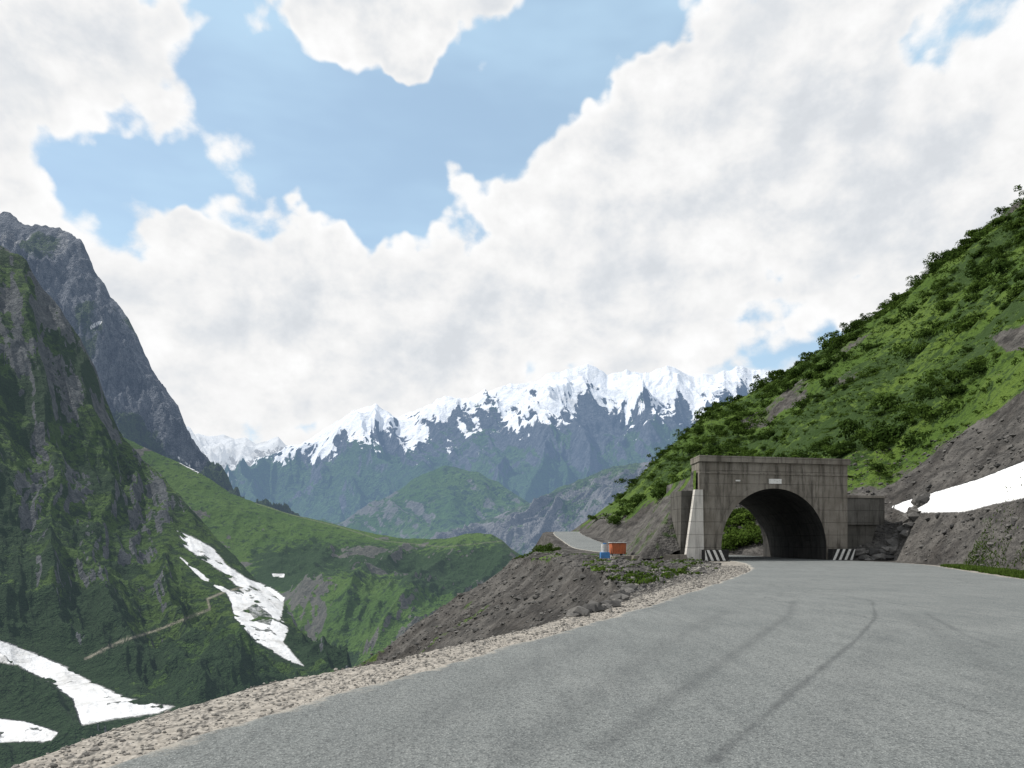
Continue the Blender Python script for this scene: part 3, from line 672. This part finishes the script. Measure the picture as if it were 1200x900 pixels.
P=[onhill(*a) for a in [(1045,520),(1000,515),(955,528),(1068,420),(1085,470),(905,500),(870,505),(1120,450),(850,560),(940,480),(1140,345),(1180,320),(835,535)]]
plants('large_bushes',P,[3.3,2.6,2.2,2.8,2.0,2.4,2.4,2.2,2.,2.5,2.6,2.8,2.2],tb,m_bush)
P=[(3.0,76,.1),(3.7,80,.1),(2.6,73,0.),(5.0,87,.1)]
plants('bench_bushes',P,[1.5,1.3,1.0,1.1],tb,m_bush)
n=70; x=rng.uniform(24,38,n); y=rng.uniform(92,112,n); P=np.stack([x,y,zat(x,y)],-1)
plants('exit_bushes',P,rng.uniform(1.,2.4,n),tb,m_tuft)
n=260; y=rng.uniform(26,72,n); xe_=np.interp(y,ex[:,1],ex[:,0]); xl_=np.interp(y,RL[:,1],RL[:,0]); x=xe_+rng.random(n)*np.maximum(xl_-2-xe_,.5)
P=np.stack([x,y,zat(x,y)],-1); k_=fbm(x/3,y/3,3,160)>.5; P=P[k_]; plants('weeds',P,rng.uniform(.2,.5,len(P)),ts,m_tuft)
n=30000; y=rng.uniform(20,48,n); x=np.interp(y,RR[:,1],RR[:,0])+.5+rng.gamma(2.,.55,n); k_=(fbm(x/2,y/2,3,165)>.38); x,y=x[k_],y[k_]; n=len(x)
z=zat(x,y); h_=rng.uniform(.05,.2,n); a=rng.uniform(0,6.28,n); w_=.02*np.clip(y/20,1,3)
lean=rng.normal(0,.08,(n,2))
V=np.stack([np.stack([x-np.cos(a)*w_,y-np.sin(a)*w_,z],-1),np.stack([x+np.cos(a)*w_,y+np.sin(a)*w_,z],-1),np.stack([x+lean[:,0],y+lean[:,1],z+h_],-1)],1).reshape(-1,3)
np_mesh('roadside_grass',V,np.arange(len(V)).reshape(-1,3),m_tuft,dict(sh=np.tile([0,0,1.],n),tint=np.repeat(rng.random(n),3)),smooth=False)

# ---------------- small structures on the bench
def pm(name,c,rough=.6):
    m,t=new_mat(name); finish(t,t.mix(t.mr(t.noise(t.pos(),3,6,.7),.40,.7,0,.8),c,tuple(x*.5+.03 for x in c)),rough); return m
m_or=pm('orange_paint',(.40,.12,.05)); m_bl=pm('blue_paint',(.06,.20,.45)); m_gy=pm('grey_metal',(.3,.31,.32)); m_wt=pm('dirty_white',(.5,.51,.51))
def box(name,x0,x1,y0,y1,z0,z1,mat,parent):
    o=prism(name,[(x0,z0),(x0,z1),(x1,z1),(x1,z0)],(0,y0),(1,0),(0,1),y1-y0,mat,parent)
    bv=o.modifiers.new('b','BEVEL'); bv.width=.02; bv.segments=2; return o
cy=64.5
cz=float(zat([8.9],[cy])[0])+.2
ct=empty('orange_container')
box('body',8.7,9.95,cy,cy+1.8,cz+.2,cz+1.15,m_or,ct)
for i in range(5): box('rib',8.76+i*.25,8.84+i*.25,cy-.05,cy-.002,cz+.28,cz+1.08,m_or,ct)
box('roof',8.62,10.03,cy-.1,cy+1.9,cz+1.152,cz+1.21,m_wt,ct)
for i in (8.8,9.65): box('skid',i,i+.2,cy,cy+1.8,cz-.5,cz+.198,m_gy,ct)
def cyl(name,x,y,z,r,h,mat,parent):
    poly_n=20; V=[];
    me=bpy.data.meshes.new(name); prof=[(0,0),(r,0),(r,h*.33),(r*1.04,h*.35),(r,h*.37),(r,h*.64),(r*1.04,h*.66),(r,h*.68),(r,h),(0,h)]
    for rr_,zz in prof:
        for i in range(poly_n):
            a=2*math.pi*i/poly_n; V.append((x+rr_*math.cos(a),y+rr_*math.sin(a),z+zz))
    Fq=[(k*poly_n+i,k*poly_n+(i+1)%poly_n,(k+1)*poly_n+(i+1)%poly_n,(k+1)*poly_n+i) for k in range(len(prof)-1) for i in range(poly_n)]
    me.from_pydata(V,[],Fq); me.materials.append(mat); return link(bpy.data.objects.new(name,me),parent)
tk=empty('water_tank')
cyl('tank_drum',8.15,cy+.5,cz+.35,.32,.7,m_wt,tk); cyl('tank_lid',8.15,cy+.5,cz+1.052,.16,.1,m_bl,tk); box('tank_stand',7.75,8.55,cy+.1,cy+.9,cz-.5,cz+.348,m_bl,tk)
for i,(x,y,l,a) in enumerate([(11.2,60.5,2.6,.1),(12.8,58.0,1.8,-.3),(9.6,62,2.2,.35),(13.4,61.5,1.2,.8)]):
    zz=float(zat([x],[y])[0])
    o=prism('concrete_slab',[(-l/2,0),(-l/2+.05,.38),(l/2-.1,.42),(l/2,.0)],(x,y),(math.cos(a),math.sin(a)),(-math.sin(a),math.cos(a)),.7,m_con,None,z0=zz-.05)
